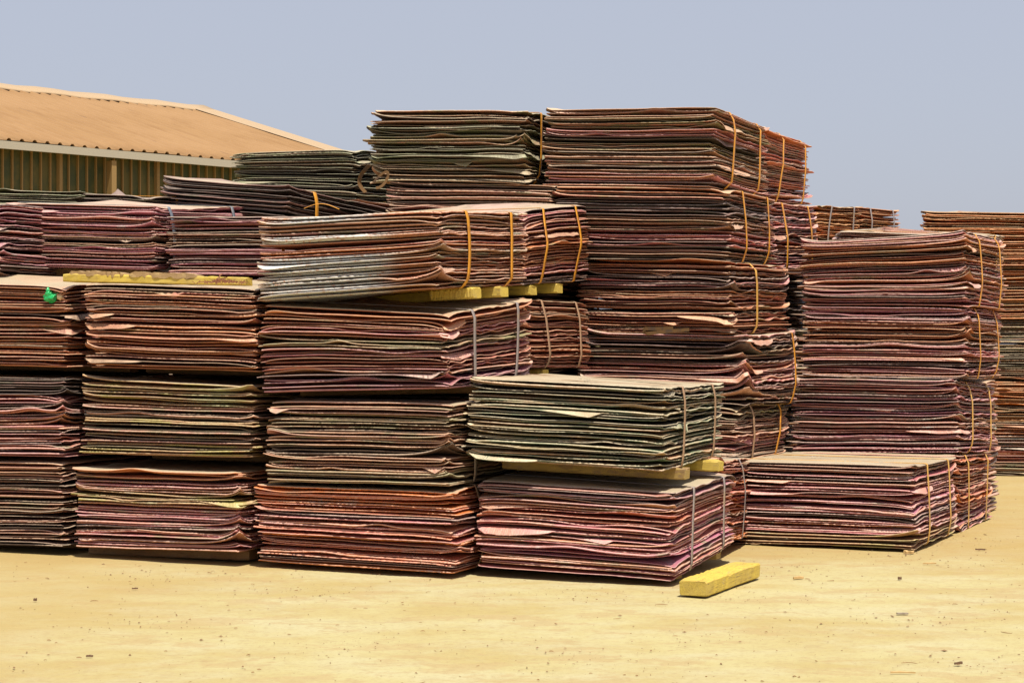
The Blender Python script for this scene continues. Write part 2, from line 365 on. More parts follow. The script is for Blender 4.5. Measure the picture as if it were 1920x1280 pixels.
    # straps: taut loops round the bundle, found as the hull of the sheet rims
    idx_r = np.where(edge == 1)[0]; idx_l = np.where(edge == 3)[0]
    lean = lean if lean is not None else [rng.normal(0, 0.02) for _ in sv]
    for si, sf in enumerate(sv if strap else ()):
        y0 = -hy + D * sf
        jr = idx_r[np.argmin(np.abs(P[idx_r, 1] - y0))]; jl = idx_l[np.argmin(np.abs(P[idx_l, 1] - y0))]
        def hull(zv, xv):
            pts = sorted(zip(zv, xv)); hl = []
            for p in pts:
                while len(hl) >= 2 and (hl[-1][1] - hl[-2][1]) * (p[0] - hl[-2][0]) <= (p[1] - hl[-2][1]) * (hl[-1][0] - hl[-2][0]): hl.pop()
                hl.append(p)
            return hl
        jj = [max(0, jr - 1), jr, min(M - 1, jr + 1)]
        xr_ = (px[:, jj] + outx[:, jj]).max(1) + 0.003; zr_ = (Z[:, jr] + flap[:, jr])
        xl_ = -(px[:, jl]) + 0.003; zl_ = Z[:, jl]
        HR = hull(zr_, xr_); HL = hull(zl_, xl_)
        ztp = float(max(Z[-1, jr], nomz[-1, jr])) + 0.006; ztl_ = float(max(Z[-1, jl], nomz[-1, jl])) + 0.006
        zbt = float(min(Z[0, jr], nomz[0, jr])) - 0.006; zbl_ = float(min(Z[0, jl], nomz[0, jl])) - 0.006
        path = []
        path.append((-HL[-1][1] + 0.012, ztl_)); path.append((HR[-1][1] - 0.014, ztp)); path.append((HR[-1][1] - 0.002, ztp - 0.003))
        zs = np.linspace(HR[-1][0], HR[0][0], 12); hx_ = np.interp(zs[::-1], [a[0] for a in HR], [a[1] for a in HR])[::-1]
        for a, b in zip(hx_, zs): path.append((a, b))
        path.append((HR[0][1] - 0.012, zbt)); path.append((-HL[0][1] + 0.012, zbl_))
        zs = np.linspace(HL[0][0], HL[-1][0], 5); hx_ = np.interp(zs, [a[0] for a in HL], [a[1] for a in HL])
        for a, b in zip(hx_, zs): path.append((-a, b))
        path = np.array(path); n_ = len(path)
        ln = lean[si]; hmid = (path[:, 1] - path[:, 1].min()) / max(1e-6, np.ptp(path[:, 1]))
        bow = rng.normal(0, 0.016)
        yy = y0 + (hmid - 0.5) * ln * 2 + bow * np.sin(hmid * np.pi) + snoise(rng, np.linspace(0, 1, n_), 0.25, 1)[0] * 0.002
        tg = np.roll(path, -1, 0) - np.roll(path, 1, 0); tg /= np.linalg.norm(tg, axis=1)[:, None] + 1e-9
        nr = np.stack([-tg[:, 1], tg[:, 0]], 1)
        hw = 0.0135; V = []
        for (dy, dn) in ((-hw, 0.0012), (hw, 0.0012), (hw, -0.0006), (-hw, -0.0006)):
            V.append(np.stack([path[:, 0] + nr[:, 0] * dn, yy + dy, path[:, 1] + nr[:, 1] * dn], 1))
        V = np.concatenate(V); j = np.arange(n_); jn = (j + 1) % n_; Q = []
        for a in range(4):
            b = (a + 1) % 4
            Q.append(np.stack([a * n_ + j, a * n_ + jn, b * n_ + jn, b * n_ + j], 1))
        sc_ = strap[si] if isinstance(strap, (list, tuple)) else strap
        mesh('strap', V, np.concatenate(Q), None, STRAP[sc_], root)
    BUNDLES[key] = dict(root=root, W=Wd, D=D, hx=hx, hy=hy, c=c, s=s, zb=zb, zbl=zbl, zbr=zbr, zt=zt, ztl=ztl, ztr=ztr, d=d, Xc=Xc, zc=zc, th=t, topsheet=topsheet)
    return BUNDLES[key]

def wpt(b, u, v, z=0.0):
    """world point: u 0..1 from left to near corner, v 0..1 front to back"""
    lx = -b['hx'] + u * b['W']; ly = -b['hy'] + v * b['D']
    loc = b['root'].location
    return Vector((loc.x + lx * b['c'] + ly * b['s'], loc.y - lx * b['s'] + ly * b['c'], z))
def zplane(b, u, v, top=False):
    if top: return b['zt'] + (1 - u) * (b['ztl'] - b['zt']) + v * (b['ztr'] - b['zt'])
    return b['zb'] + (1 - u) * (b['zbl'] - b['zb']) + v * (b['zbr'] - b['zb'])

def timber(label, p0, p1, wdt, hgt, mat=WOOD, group='timber bearers under and on the bundles', seed=1, chip=0.004):
    """squared timber between two points (centre line of its underside)"""
    rng = np.random.default_rng(seed)
    p0 = Vector(p0); p1 = Vector(p1); L = (p1 - p0).length
    nx = 28; V = []; sec = []
    bv = 0.006
    sec = [(-wdt / 2 + bv, 0), (wdt / 2 - bv, 0), (wdt / 2, bv), (wdt / 2, hgt - bv), (wdt / 2 - bv, hgt), (0, hgt), (-wdt / 2 + bv, hgt), (-wdt / 2, hgt - bv), (-wdt / 2, bv)]
    m = len(sec)
    for i in range(nx):
        x = -L / 2 + L * i / (nx - 1)
        ins = 0.93 if i in (0, nx - 1) else 1.0
        bow = 0.003 * math.sin(3 * i / nx)
        for (a, b) in sec:
            dz = rng.normal(0, chip * 0.3); dy = rng.normal(0, chip * 0.3)
            if b > hgt * 0.8 and rng.uniform() < 0.10: dz -= chip * 1.5
            V.append((x + rng.normal(0, 0.0012), a * ins + dy + bow, hgt / 2 + (b - hgt / 2) * ins + (dz if b > 0.01 else 0)))
    Fc = []
    for i in range(nx - 1):
        for k in range(m):
            k2 = (k + 1) % m
            Fc.append((i * m + k, (i + 1) * m + k, (i + 1) * m + k2, i * m + k2))
    Fc.append(tuple(range(m))[::-1]); Fc.append(tuple((nx - 1) * m + k for k in range(m)))
    Fc = [tuple(reversed(f)) for f in Fc]
    o = mesh('timber', V, mat=mat, pyfaces=Fc)
    o.location = (p0 + p1) / 2; dirv = (p1 - p0).normalized()
    o.rotation_euler = dirv.to_track_quat('X', 'Z').to_euler()
    return tag(o, label, 'timber', group)

def bearer(b, v, label, h=0.055, w=0.085, u0=0.02, u1=1.0, mat=WOOD, seed=1, group='timber bearers under and on the bundles', zoff=0.0):
    a = wpt(b, u0, v, zplane(b, u0, v) - h - 0.002 + zoff); c = wpt(b, u1, v, zplane(b, u1, v) - h - 0.002 + zoff)
    return timber(label, a, c, w, h, mat, group, seed)

def gd(y): return F * H / (y - CY)      # depth of a ground point seen at photo row y

# ---- front row, far left column
dA = gd(1040)
LB = {}
bundle('A1', 'dark brown bundle of copper sheets on the ground at the far left edge', dA, 118, -235, 868, 1024, ytl=862, ybl=1014, mat='brown', strap=None, lod=2, crumple=1.3, seed=11)
bundle('A2', 'pink and mauve bundle of copper sheets at the left edge, second up from the ground', dA, 120, -240, 706, 858, ytl=700, ybl=852, mat=['mauve', 'pink', 'pink', 'sooty'], strap=None, lod=2, crumple=1.4, seed=12, hero=[(0.40, 4.96, 0.22, 0.03, -0.04), (0.62, 4.9, 0.5, 0.06, -0.016)])
bundle('A3', 'orange brown bundle at the left edge with a green plastic knot stuck in it', dA, 124, -235, 533, 688, ytl=524, ybl=680, ytr=522, ybr=680, mat='orange', strap=None, lod=2, crumple=1.5, seed=13, flaps=0.2, hero=[(0.62, 5.06, 0.08, 0.12, -0.03)])
# ---- column B
dB = gd(1062)
bundle('B1', 'pink and yellow stained bundle on timber at the ground, second column from the left', dB, 448, 140, 886, 1037, ytl=876, ybl=1026, mat=['pink', 'pink', 'mauve', 'pink', 'yellow', 'pink', 'orange'], strap=None, lod=2, seed=21, crumple=1.4)
bundle('B2', 'olive and yellow stained bundle in the second column from the left, second from the ground', dB, 472, 153, 722, 862, ytl=709, ybl=853, mat=['yellow', 'brown', 'yellow', 'brown', 'yellow', 'yellow'], strap=None, lod=2, seed=22, nod=0.7)
bundle('B3', 'orange brown bundle with a torn board lying on top, second column from left', dB, 480, 160, 541, 696, ytl=529, ybl=688, ytr=533, ybr=687, mat='orange', strap='blue', sv=(0.4,), lod=2, seed=23, flaps=0.2, crumple=1.4, hero=[(0.64, 0.05, 0.04, 0.12, -0.022), (0.55, 0.06, 0.06, 0.28, -0.034), (0.10, 0.05, 0.05, 0.3, -0.018)])
# ---- column C (big front stack)
dC = gd(1084)
bundle('C1', 'rosy nodule edged bundle on the ground, bottom of the stack left of centre', dC, 852, 481, 921, 1077, ytl=908, ybl=1054, mat=['rose', 'rose', 'rose', 'pink', 'rose', 'rose'], strap='tan', lod=2, nod=1.0, seed=31, hero=[(0.52, 4.95, 0.14, 0.10, -0.020)])
bundle('C2', 'brown and olive bundle in the stack left of centre, directly above the rosy bottom bundle', dC, 842, 500, 756, 914, ytl=750, ybl=905, mat=['olive', 'brown', 'brown', 'brown', 'olive', 'brown'], strap='grey', lod=2, seed=32, crumple=1.5)
bundle('C3', 'pink bundle with grey straps and crumpled side edges, directly below the white crusted bundle', dC, 838, 488, 588, 728, ytl=572, ybl=735, ytr=562, ybr=712, mat=['mauve', 'pink', 'orange', 'pink', 'olive', 'pink', 'orange', 'orange'], strap='grey', lod=2, seed=33, crumple=1.7, flaps=0.2, hero=[(0.90, 5.08, 0.10, 0.10, -0.026), (0.74, 5.02, 0.06, 0.10, -0.026), (0.42, 5.12, 0.14, 0.2, -0.024)])
bundle('C3b', 'narrow orange brown bundle end with tan straps behind the grey strapped bundle left of centre', dC + 0.93, 985, 700, 560, 692, ytr=566, ybr=690, th=22, mat='orange', strap='tan', lod=1, seed=34)
bundle('C4', 'white crusted bundle with orange straps topping the front stack left of centre', dC, 826, 484, 392, 541, ytl=409, ybl=566, ytr=400, ybr=535, th=24.5, mat=['white', 'white', 'white', 'white', 'rose', 'white', 'brown', 'white'], strap='orange', lod=2, nod=0.8, seed=35, lean=[0.0, 0.0], wavy=0.7, hero=[(0.24, 5.03, 0.03, 0.14, -0.022)])
bundle('C4b', 'orange strapped reddish bundle directly behind the topmost bundle of the front stack left of centre', dC + 0.93, 985, 690, 394, 535, ytr=384, ybr=528, th=22, mat=['pink', 'orange', 'orange', 'pink'], strap='orange', lod=1, seed=36, lean=[0.03, 0.03], hero=[(0.66, 5.5, 0.4, 0.3, -0.022)])
# ---- column D (short front stack right of centre)
dD = gd(1098)
bundle('D1', 'pink bundle with grey straps on the ground below the green stained bundle', dD, 1260, 895, 921, 1087, ytl=897, ybl=1061, ytr=884, ybr=1020, th=23, mat=['pink', 'mauve', 'pink', 'pink', 'rose', 'pink', 'mauve'], strap='grey', lod=2, seed=41, flaps=0.14, hero=[(0.46, 0.12, 0.12, 0.26, -0.032), (0.22, 4.88, 0.16, 0.05, -0.018)])
bundle('D2', 'green stained bundle with dusty tan top and two grey straps, on two yellow timbers', dD, 1245, 876, 724, 883, ytl=705, ybl=861, ytr=716, ybr=853, th=22, mat='green', strap='tan', lod=2, seed=42, flaps=0.22, crumple=1.3, hero=[(0.06, 0.06, 0.06, 0.3, -0.016), (0.80, 5.12, 0.12, 0.22, -0.026), (0.80, 4.95, 0.3, 0.05, -0.018)])
bundle('D1b', 'wavy reddish bundle end with one dark strap behind the short front stack', dD + 0.98, 1352, 1060, 862, 1020, ytr=856, ybr=1004, th=17, mat='rose', strap='grey', lod=1, seed=43, crumple=1.8, sv=(0.55,))
# ---- tall middle stack E
dE = 9.7; thE = 25
bundle('E1', 'bottom bundle of the tall middle stack, almost hidden behind the short front stack', dE, 1385, 1075, 880, 1012, th=thE, mat='brown', strap=None, lod=1, seed=51)
bundle('E2', 'crumpled brown bundle end with one tan and one golden strap beside the green stained bundle', dE, 1380, 1070, 763, 872, ytr=757, th=thE, mat=['brown', 'pink', 'brown', 'olive'], strap=['tan', 'orange'], lod=1, seed=52, crumple=2.0, flaps=0.2, hero=[(0.45, 5.2, 0.2, 0.2, -0.04)])
bundle('E3', 'brown bundle just behind and above the green stained bundle, one golden strap at its end', dE, 1400, 1082, 629, 757, ytl=621, ybl=750, ytr=622, ybr=752, th=thE, mat=['brown', 'pink', 'pink', 'brown', 'pink'], strap='orange', sv=(0.88,), lod=1, seed=53, crumple=2.0, flaps=0.15, hero=[(0.90, 5.15, 0.2, 0.3, -0.030), (0.5, 5.1, 0.1, 0.2, -0.025)])
bundle('E4', 'orange bundle with drooping folded sheets, fourth up in the tall middle stack', dE, 1372, 1083, 492, 627, ytl=487, ybl=622, ytr=500, ybr=622, th=thE + 2, mat=['orange', 'orange', 'orange', 'pink', 'orange'], strap='gold', sv=(0.35,), lod=1, seed=54, crumple=2.0, flaps=0.3, hero=[(0.60, 4.97, 0.36, 0.30, -0.036), (0.22, 5.0, 0.3, 0.1, -0.022), (0.42, 5.3, 0.2, 0.3, -0.03)])
bundle('E5', 'dark edged orange strapped bundle second from the top of the tall middle stack', dE, 1366, 1042, 354, 490, ytl=350, ybl=486, ytr=376, ybr=500, th=thE - 2, mat=['brown', 'pink', 'brown', 'sooty', 'orange'], strap='orange', lod=1, seed=55, crumple=1.4, hero=[(0.72, 4.9, 0.5, 0.04, -0.018), (0.55, 5.03, 0.04, 0.2, -0.03)])
bundle('E6', 'topmost bundle of the tall middle stack, brown and olive sheets with two orange straps', dE, 1338, 1020, 198, 350, ytl=204, ybl=346, ytr=238, ybr=374, th=thE, mat=['pink', 'brown', 'brown', 'olive', 'pink', 'olive', 'brown'], strap='orange', lod=2, seed=56, rag=1.4, hero=[(0.80, 5.1, 0.1, 0.4, -0.024), (0.60, 5.2, 0.2, 0.4, -0.028), (0.25, 5.3, 0.3, 0.3, -0.028)])
bundle('Eb6', 'bundle with greenish white stains behind the tall stack top, its ragged end against the sky', dE + 0.93, 1432, 1160, 240, 378, ytr=270, ybr=384, th=thE, mat=['pink', 'rose', 'pale', 'rose', 'pale', 'rose'], strap='orange', lod=1, seed=57, rag=1.6, crumple=1.0)
bundle('Eb5', 'crumpled mauve bundle under the sky edge bundle behind the tall middle stack', dE + 0.93, 1440, 1165, 378, 505, ytr=388, ybr=503, th=thE + 2, mat=['pink', 'orange', 'pink', 'mauve'], strap='orange', lod=1, seed=58, crumple=1.8, hero=[(0.82, 5.2, 0.3, 0.4, -0.035), (0.5, 5.1, 0.2, 0.2, -0.03)])
bundle('Eb4', 'shaded bundle behind the tall middle stack, third down at the dark gap', dE + 0.93, 1425, 1165, 507, 628, th=thE, mat='sooty', strap=None, lod=1, seed=59, crumple=1.8)  # dark copper colour stands in for the shade of the gap
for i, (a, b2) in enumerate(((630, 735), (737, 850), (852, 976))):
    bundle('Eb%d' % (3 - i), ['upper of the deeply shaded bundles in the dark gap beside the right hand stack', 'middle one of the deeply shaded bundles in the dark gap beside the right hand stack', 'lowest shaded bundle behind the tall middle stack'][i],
           dE + 0.93, 1412, 1150, a, b2, th=thE, mat='sooty', strap=None, lod=0, seed=60 + i)  # gap shade put into the sheet colour here too
# ---- upper middle bundle T and the dark bundles left of it
bundle('T6', 'dark olive bundle with one orange strap, left neighbour of the tall middle stack top', 10.1, 985, 694, 204, 342, ytl=206, ybl=338, ytr=239, ybr=365, th=22, mat=['olive', 'olive', 'black', 'black', 'olive', 'black', 'olive', 'olive'], strap='orange', sv=(0.18,), lod=2, seed=71, rag=2.0, crumple=2.4, flaps=0.25, wavy=1.5, hero=[(0.78, 0.62, 0.3, 0.2, -0.030), (0.62, 5.1, 0.1, 0.3, -0.032), (0.42, 5.1, 0.1, 0.3, -0.03)])
bundle('T5', 'thin visible brown edges of the bundle under the dark olive top bundle', 10.05, 1036, 725, 345, 480, ytl=341, ybl=478, th=22, mat=['sooty', 'sooty', 'brown', 'brown'], strap=None, lod=1, seed=72)
bundle('GR', 'dark green bundle with curved sheets in front of the shed roof', 11.3, 668, 436, 276, 372, ytl=286, ybl=360, ytr=300, ybr=380, th=30, mat='black', strap=None, lod=2, seed=73, rag=1.2, wavy=1.0, crumple=1.0, n=20, hero=[(0.72, 5.05, 0.05, 0.1, -0.02)])
bundle('DK', 'sooty black bundle with one orange strap, just below the dark green bundle', 10.6, 540, 300, 349, 470, ytl=333, ybl=450, ytr=395, ybr=500, th=38, mat='sooty', strap='orange', sv=(0.22,), lod=1, seed=74)
bundle('BA', 'mauve bundle on the upper left whose top sheets stick out to the right', 10.0, 290, 8, 387, 508, ytl=379, ybl=500, ytr=389, ybr=502, mat=['mauve', 'mauve', 'brown', 'mauve', 'mauve', 'mauve'], strap='blue', sv=(0.15, 0.8), lod=2, seed=75, crumple=1.4, flaps=0.18, hero=[(0.90, 0.08, 0.05, 0.3, -0.020)])
bundle('BB', 'mauve bundle on the upper left, directly left of the white crusted bundle', 9.6, 610, 312, 404, 520, ytl=407, ybl=517, mat=['mauve', 'mauve', 'brown', 'mauve'], strap=None, lod=1, seed=76, crumple=1.4)
bundle('A4', 'sliver of a mauve bundle at the extreme left edge, upper part', 9.95, -4, -290, 378, 510, mat='mauve', strap=None, lod=1, seed=77)
bundle('K1', 'dark flat bundle top at the far left just below the shed wall', 11.2, 148, -150, 360, 480, ytl=352, ybl=470, ytr=376, th=20, mat='black', strap=None, lod=1, seed=78, flaps=0.2)
bundle('K2', 'dark bundle top with a bent up sheet below the slatted shed wall', 11.0, 268, 20, 366, 480, ytl=360, ybl=470, ytr=380, th=30, mat='sooty', strap='orange', sv=(0.3,), lod=1, seed=79, flaps=0.3, crumple=2.5)
# ---- right hand stack G
dG = gd(1034); dG2 = 10.2; thG = 26
bundle('G1', 'pink bundle with dusty pale top on the ground at the right, two golden straps', dG, 1714, 1368, 872, 1030, ytl=862, ybl=1018, ytr=856, ybr=998, th=thG, mat=['yellow', 'pink', 'pink', 'mauve', 'pink', 'pink', 'brown'], strap='gold', lod=2, seed=81, crumple=1.5, hero=[(0.36, 4.97, 0.08, 0.05, -0.03), (0.7, 5.2, 0.2, 0.2, -0.026)])
bundle('G1b', 'crumpled reddish bundle end on the ground directly under the right hand stack, golden straps', dG + 0.90, 1792, 1475, 855, 1002, ytr=848, ybr=970, th=thG, mat=['pink', 'rose', 'orange', 'rose'], strap='gold', lod=1, seed=82, crumple=2.0)
bundle('G2', 'mauve bundle with white and yellow stains, second from the ground in the right hand stack', dG2, 1796, 1482, 713, 850, ytl=706, ybl=850, ytr=720, ybr=846, th=27.5, mat=['mauve', 'mauve', 'pale', 'mauve', 'mauve', 'mauve'], strap='gold', lod=2, seed=83, crumple=1.6, hero=[(0.30, 5.05, 0.35, 0.2, -0.024)])
bundle('G3', 'pink bundle third from the ground in the right hand stack, golden straps over neat edges', dG2, 1814, 1505, 575, 711, ytl=574, ybl=705, ytr=583, ybr=708, th=26, mat=['pink', 'pink', 'orange', 'mauve'], strap='orange', lod=2, seed=84, hero=[(0.76, 4.97, 0.3, 0.04, -0.014)])
bundle('G4', 'topmost pink bundle of the right hand stack, sheets fanning upward towards its strapped corner', dG2, 1812, 1502, 434, 573, ytl=453, ybl=572, ytr=446, ybr=582, th=27.5, mat=['mauve', 'pink', 'pink', 'orange', 'pink'], strap='orange', lod=2, seed=85, flaps=0.14, crumple=1.4, hero=[(0.80, 5.03, 0.03, 0.14, -0.034), (0.60, 4.97, 0.2, 0.1, -0.020), (0.3, 5.05, 0.05, 0.2, -0.03)])
bundle('Gb4', 'bundle with dusty yellowish top behind the right hand stack top', dG2 + 0.95, 1846, 1562, 441, 570, ytl=433, ybl=560, ytr=438, th=27, mat='pale', strap='gold', sv=(0.4,), lod=1, seed=86, D=0.5)
# ---- far right and far back
bt = [398, 497, 596, 695, 794, 893]
labs = ['rusty orange bundle topping the distant stack at the right edge', 'rust coloured bundle second from the top of the distant right edge stack', 'olive and rust bundle in the middle of the distant right edge stack',
        'bright rust orange bundle second from the ground in the distant right edge stack', 'lowest rust and cream bundle of the distant right edge stack']
for i in range(5):
    bundle('H%d' % (5 - i), labs[i], 14.4, 1962 + (i * 37 % 11), 1728 + (i * 53 % 17) + (0 if i == 0 else 6), bt[i], bt[i + 1] + (1 if i < 4 else -1), th=16, mat=['rust', 'rust', 'olive', 'rust', 'rust'][i] if i != 4 else ['olive', 'rose', 'pale', 'orange'],
           strap=None, lod=1, seed=90 + i, ytl=(395 if i == 0 else None), ytr=(402 if i == 0 else None))
bundle('J1', 'small far bundle with grey straps against the sky, right of the tall stack', 14.5, 1530, 1300, 384, 480, ytr=388, th=32, mat='rust', strap='grey', lod=1, seed=96)
bundle('J2', 'farthest small bundle against the sky, right end of the far grey strapped pair', 15.4, 1612, 1400, 388, 480, ytr=396, th=32, mat='rust', strap='grey', lod=1, seed=97)

# supports that the photograph hides behind the front rows
HID = 'support bundles hidden in the lower tiers'
def hidden(key, d, xc, Wd, th, ztop, n=4, D=0.95):
    for i in range(n):
        z0 = ztop * i / n; z1 = ztop * (i + 1) / n - 0.004
        bundle(key + str(i), 'copper sheet bundle in the lower tiers hidden behind the front stacks', d, xc, None, 0, 0, th=th, Wd=Wd, D=D, z0=z0 + 0.002, z1=z1, mat='brown', strap=None, lod=0, group=HID, seed=200 + len(BUNDLES))
B = BUNDLES
hidden('hA', 9.95, -4, 0.95, 24, B['A4']['zb'], 3)
hidden('hBA', 10.0, 292, 0.93, 24, min(B['BA']['zb'], B['BA']['zbl'], B['BA']['zbr']) - 0.05, 3)
hidden('hBB', 9.6, 612, 0.93, 24, B['BB']['zb'] - 0.003, 3)
hidden('hC', dC + 0.93, 985, 0.93, 22, B['C3b']['zb'] - 0.055, 2)
hidden('hDK', 10.6, 542, 0.9, 38, min(B['DK']['zb'], B['DK']['zbr']) - 0.004, 4)
hidden('hGR', 11.3, 670, 0.9, 30, min(B['GR']['zbl'], B['GR']['zb'], B['GR']['zbr']) - 0.004, 5)
hidden('hT', 10.05, 1034, 0.95, 22, B['T5']['zb'] - 0.004, 4)
hidden('hK1', 11.2, 150, 0.95, 20, B['K1']['zb'] - 0.004, 4)
hidden('hK2', 11.9, 290, 0.95, 24, B['K2']['zb'] - 0.004, 4)
hidden('hG', dG2 + 0.95, 1838, 0.85, 27, B['Gb4']['zb'] - 0.03, 3, D=0.5)
hidden('hJ', 14.5, 1530, 0.95, 32, B['J1']['zb'] - 0.004, 4)
hidden('hJb', 15.4, 1612, 0.95, 32, B['J2']['zb'] - 0.004, 4)

# ------------------------------------------------------------------ timber bearers
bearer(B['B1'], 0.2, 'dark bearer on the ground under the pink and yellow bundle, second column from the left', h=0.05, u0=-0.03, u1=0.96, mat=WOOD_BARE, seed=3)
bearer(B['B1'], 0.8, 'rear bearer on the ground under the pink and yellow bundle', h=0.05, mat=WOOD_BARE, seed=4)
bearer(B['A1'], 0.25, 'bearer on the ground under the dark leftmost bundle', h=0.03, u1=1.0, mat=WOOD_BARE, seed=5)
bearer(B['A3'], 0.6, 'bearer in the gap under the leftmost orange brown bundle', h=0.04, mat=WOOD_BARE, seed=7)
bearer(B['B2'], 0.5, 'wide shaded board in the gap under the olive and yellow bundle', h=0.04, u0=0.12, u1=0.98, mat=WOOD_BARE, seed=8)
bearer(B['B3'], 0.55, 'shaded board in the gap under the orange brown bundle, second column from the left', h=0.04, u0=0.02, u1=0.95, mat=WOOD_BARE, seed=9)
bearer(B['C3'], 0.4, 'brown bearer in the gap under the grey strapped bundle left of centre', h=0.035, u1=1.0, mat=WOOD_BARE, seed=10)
bearer(B['C4'], 0.34, 'front yellow timber with its end sticking out under the white crusted bundle', h=0.05, w=0.10, u0=0.80, u1=1.03, seed=11)
bearer(B['C4'], 0.66, 'second yellow timber end under the orange strapped end of the front stack top', h=0.05, w=0.10, u0=0.1, u1=1.03, seed=12)
bearer(B['C4b'], 0.12, 'third yellow timber end, under the bundle behind the front stack top', h=0.05, w=0.10, u0=0.1, u1=1.0, seed=13)
bearer(B['C4b'], 0.52, 'farthest of the four yellow timber ends in a row left of centre', h=0.05, w=0.10, u0=0.1, u1=1.0, seed=14)
bearer(B['C3b'], 0.3, 'small timber under the narrow bundle end with tan straps', h=0.05, w=0.09, mat=WOOD, seed=15)
bearer(B['D2'], 0.25, 'long yellow timber between the green stained bundle and the pink one, square end showing', h=0.052, w=0.10, u0=0.10, u1=1.035, mat=WOOD_WORN_SHADE, seed=16)  # darker wood colour stands in for shade from the overhanging bundle
bearer(B['D2'], 0.72, 'rear yellow timber end lit by the sun under the green stained bundle', h=0.050, w=0.11, u0=0.10, u1=1.07, seed=17)
bearer(B['D1'], 0.2, 'thin bearer on the ground under the pink grey strapped bundle', h=0.028, u0=0.03, u1=0.97, mat=WOOD_WORN_SHADE, seed=18)
bearer(B['D1'], 0.75, 'rear thin bearer on the ground under the pink grey strapped bundle', h=0.028, mat=WOOD_WORN_SHADE, seed=19)
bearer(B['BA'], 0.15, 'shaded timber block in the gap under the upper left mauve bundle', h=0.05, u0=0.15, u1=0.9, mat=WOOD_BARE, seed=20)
# long torn board lying on the second column, and the loose one on the ground
tb = timber('long worn yellow board with torn brown bark lying on top of the second column', at(126, 529, 9.14), at(467, 536, 8.93), 0.10, 0.042, WOOD, 'timber bearers under and on the bundles', 30, 0.004)
BK = wood_mat('torn_brown_bark', (0.36, 0.23, 0.10), (0.44, 0.30, 0.13), 0.5)
rsb = np.random.default_rng(8)
for (xa, xb_) in ((-0.455, -0.16), (-0.13, 0.23)):
    V = []; Fc = []; n_ = 22
    for i in range(n_):
        x = xa + (xb_ - xa) * i / (n_ - 1); w0 = -0.052 + abs(rsb.normal(0, 0.006)); hh = 0.010 + abs(rsb.normal(0, 0.004)); e_ = min(1, min(i, n_ - 1 - i) / 2 + 0.25)
        V += [(x, w0, 0.030 + rsb.normal(0, 0.003) * e_ + (1 - e_) * 0.01), (x, w0, 0.042 + hh * e_), (x, 0.045, 0.044 + hh * 0.8 * e_), (x, 0.045, 0.038)]
    for i in range(n_ - 1):
        for k in range(4): Fc.append((i * 4 + k, i * 4 + (k + 1) % 4, (i + 1) * 4 + (k + 1) % 4, (i + 1) * 4 + k))
    Fc += [(3, 2, 1, 0), tuple((n_ - 1) * 4 + k for k in range(4))]
    mesh('bark', V, mat=BK, pyfaces=Fc, parent=tb)
p0 = at(1302, 1118, gd(1118)); p1 = at(1402, 1082, gd(1082)); p0.z = p1.z = 0.004
dirp = (p1 - p0).normalized()
timber('loose yellow timber lying on the bare ground in front of the short stack', p0 - dirp * 0.02, p1 + dirp * 0.0, 0.125, 0.066, WOOD, 'timber bearers under and on the bundles', 31, 0.003)

# ------------------------------------------------------------------ loose strapping, plastic knot, shavings
def ribbon(name, pts, wdt, mat, label, cat, wdir=(0, 0, 1), group=None, twist=0.0):
    P_ = [Vector(p) for p in pts]; n_ = len(P_); V = []; wd = Vector(wdir).normalized()
    for i, p in enumerate(P_):
        t = (P_[min(n_ - 1, i + 1)] - P_[max(0, i - 1)]).normalized()
        w = wd - t * wd.dot(t); w.normalize(); w = Matrix.Rotation(twist * i / n_, 3, t) @ w
        nn = t.cross(w).normalized()
        for a, b in ((-1, 1), (1, 1), (1, -1), (-1, -1)): V.append(p + w * a * wdt / 2 + nn * b * 0.0009)
    Fc = [(0, 1, 2, 3), tuple((n_ - 1) * 4 + k for k in (3, 2, 1, 0))]
    for i in range(n_ - 1):
        for k in range(4):
            k2 = (k + 1) % 4; Fc.append((i * 4 + k, (i + 1) * 4 + k, (i + 1) * 4 + k2, i * 4 + k2))
    o = mesh(name, [tuple(v) for v in V], mat=mat, pyfaces=Fc)
    return tag(o, label, cat, group)
ls = [at(1292, 618, 9.52), at(1262, 620, 9.46), at(1235, 623, 9.42), at(1215, 625, 9.39), at(1207, 623, 9.38), at(1205, 619, 9.40), at(1210, 616, 9.44), at(1235, 616, 9.50), at(1262, 615, 9.6)]
ribbon('loose_strap', ls, 0.018, STRAP['dull'], 'folded loop of loose dusty strapping poking out of the tall middle stack', 'strap', group='loose ends of strapping')
arcp = [at(672 + 26 * (1 - math.sin(a)) , 305 + 55 * a / 2.6, 10.2) + Vector((0, 0.06 * math.sin(a), 0)) for a in np.linspace(0.2, 2.6, 14)]
ribbon('loose_strap', arcp, 0.022, STRAP['dull'], 'brown curl of loose strapping between the dark green and dark olive bundles', 'strap', wdir=(1, 0.2, 0), group='loose ends of strapping')
arc2 = [at(706 + 22 * math.sin(a * 1.2), 338 + 16 * math.cos(a * 1.7), 9.95) + Vector((0, -0.04 * math.cos(a), 0)) for a in np.linspace(0.0, 2.9, 14)]
ribbon('loose_strap', arc2, 0.018, STRAP['dull'], 'golden brown curl of strapping on the ledge under the dark olive bundle', 'strap', wdir=(0, 0.6, 1), group='loose ends of strapping')
arc3 = [at(570 + 60 * t_, 391 - 9 * math.sin(t_ * 3.0), 9.15) for t_ in np.linspace(0, 1.1, 12)]
ribbon('loose_strap', arc3, 0.012, STRAP['orange'], 'thin orange strap end arching above the white crusted bundle', 'strap', wdir=(0, 1, 0.2), group='loose ends of strapping')

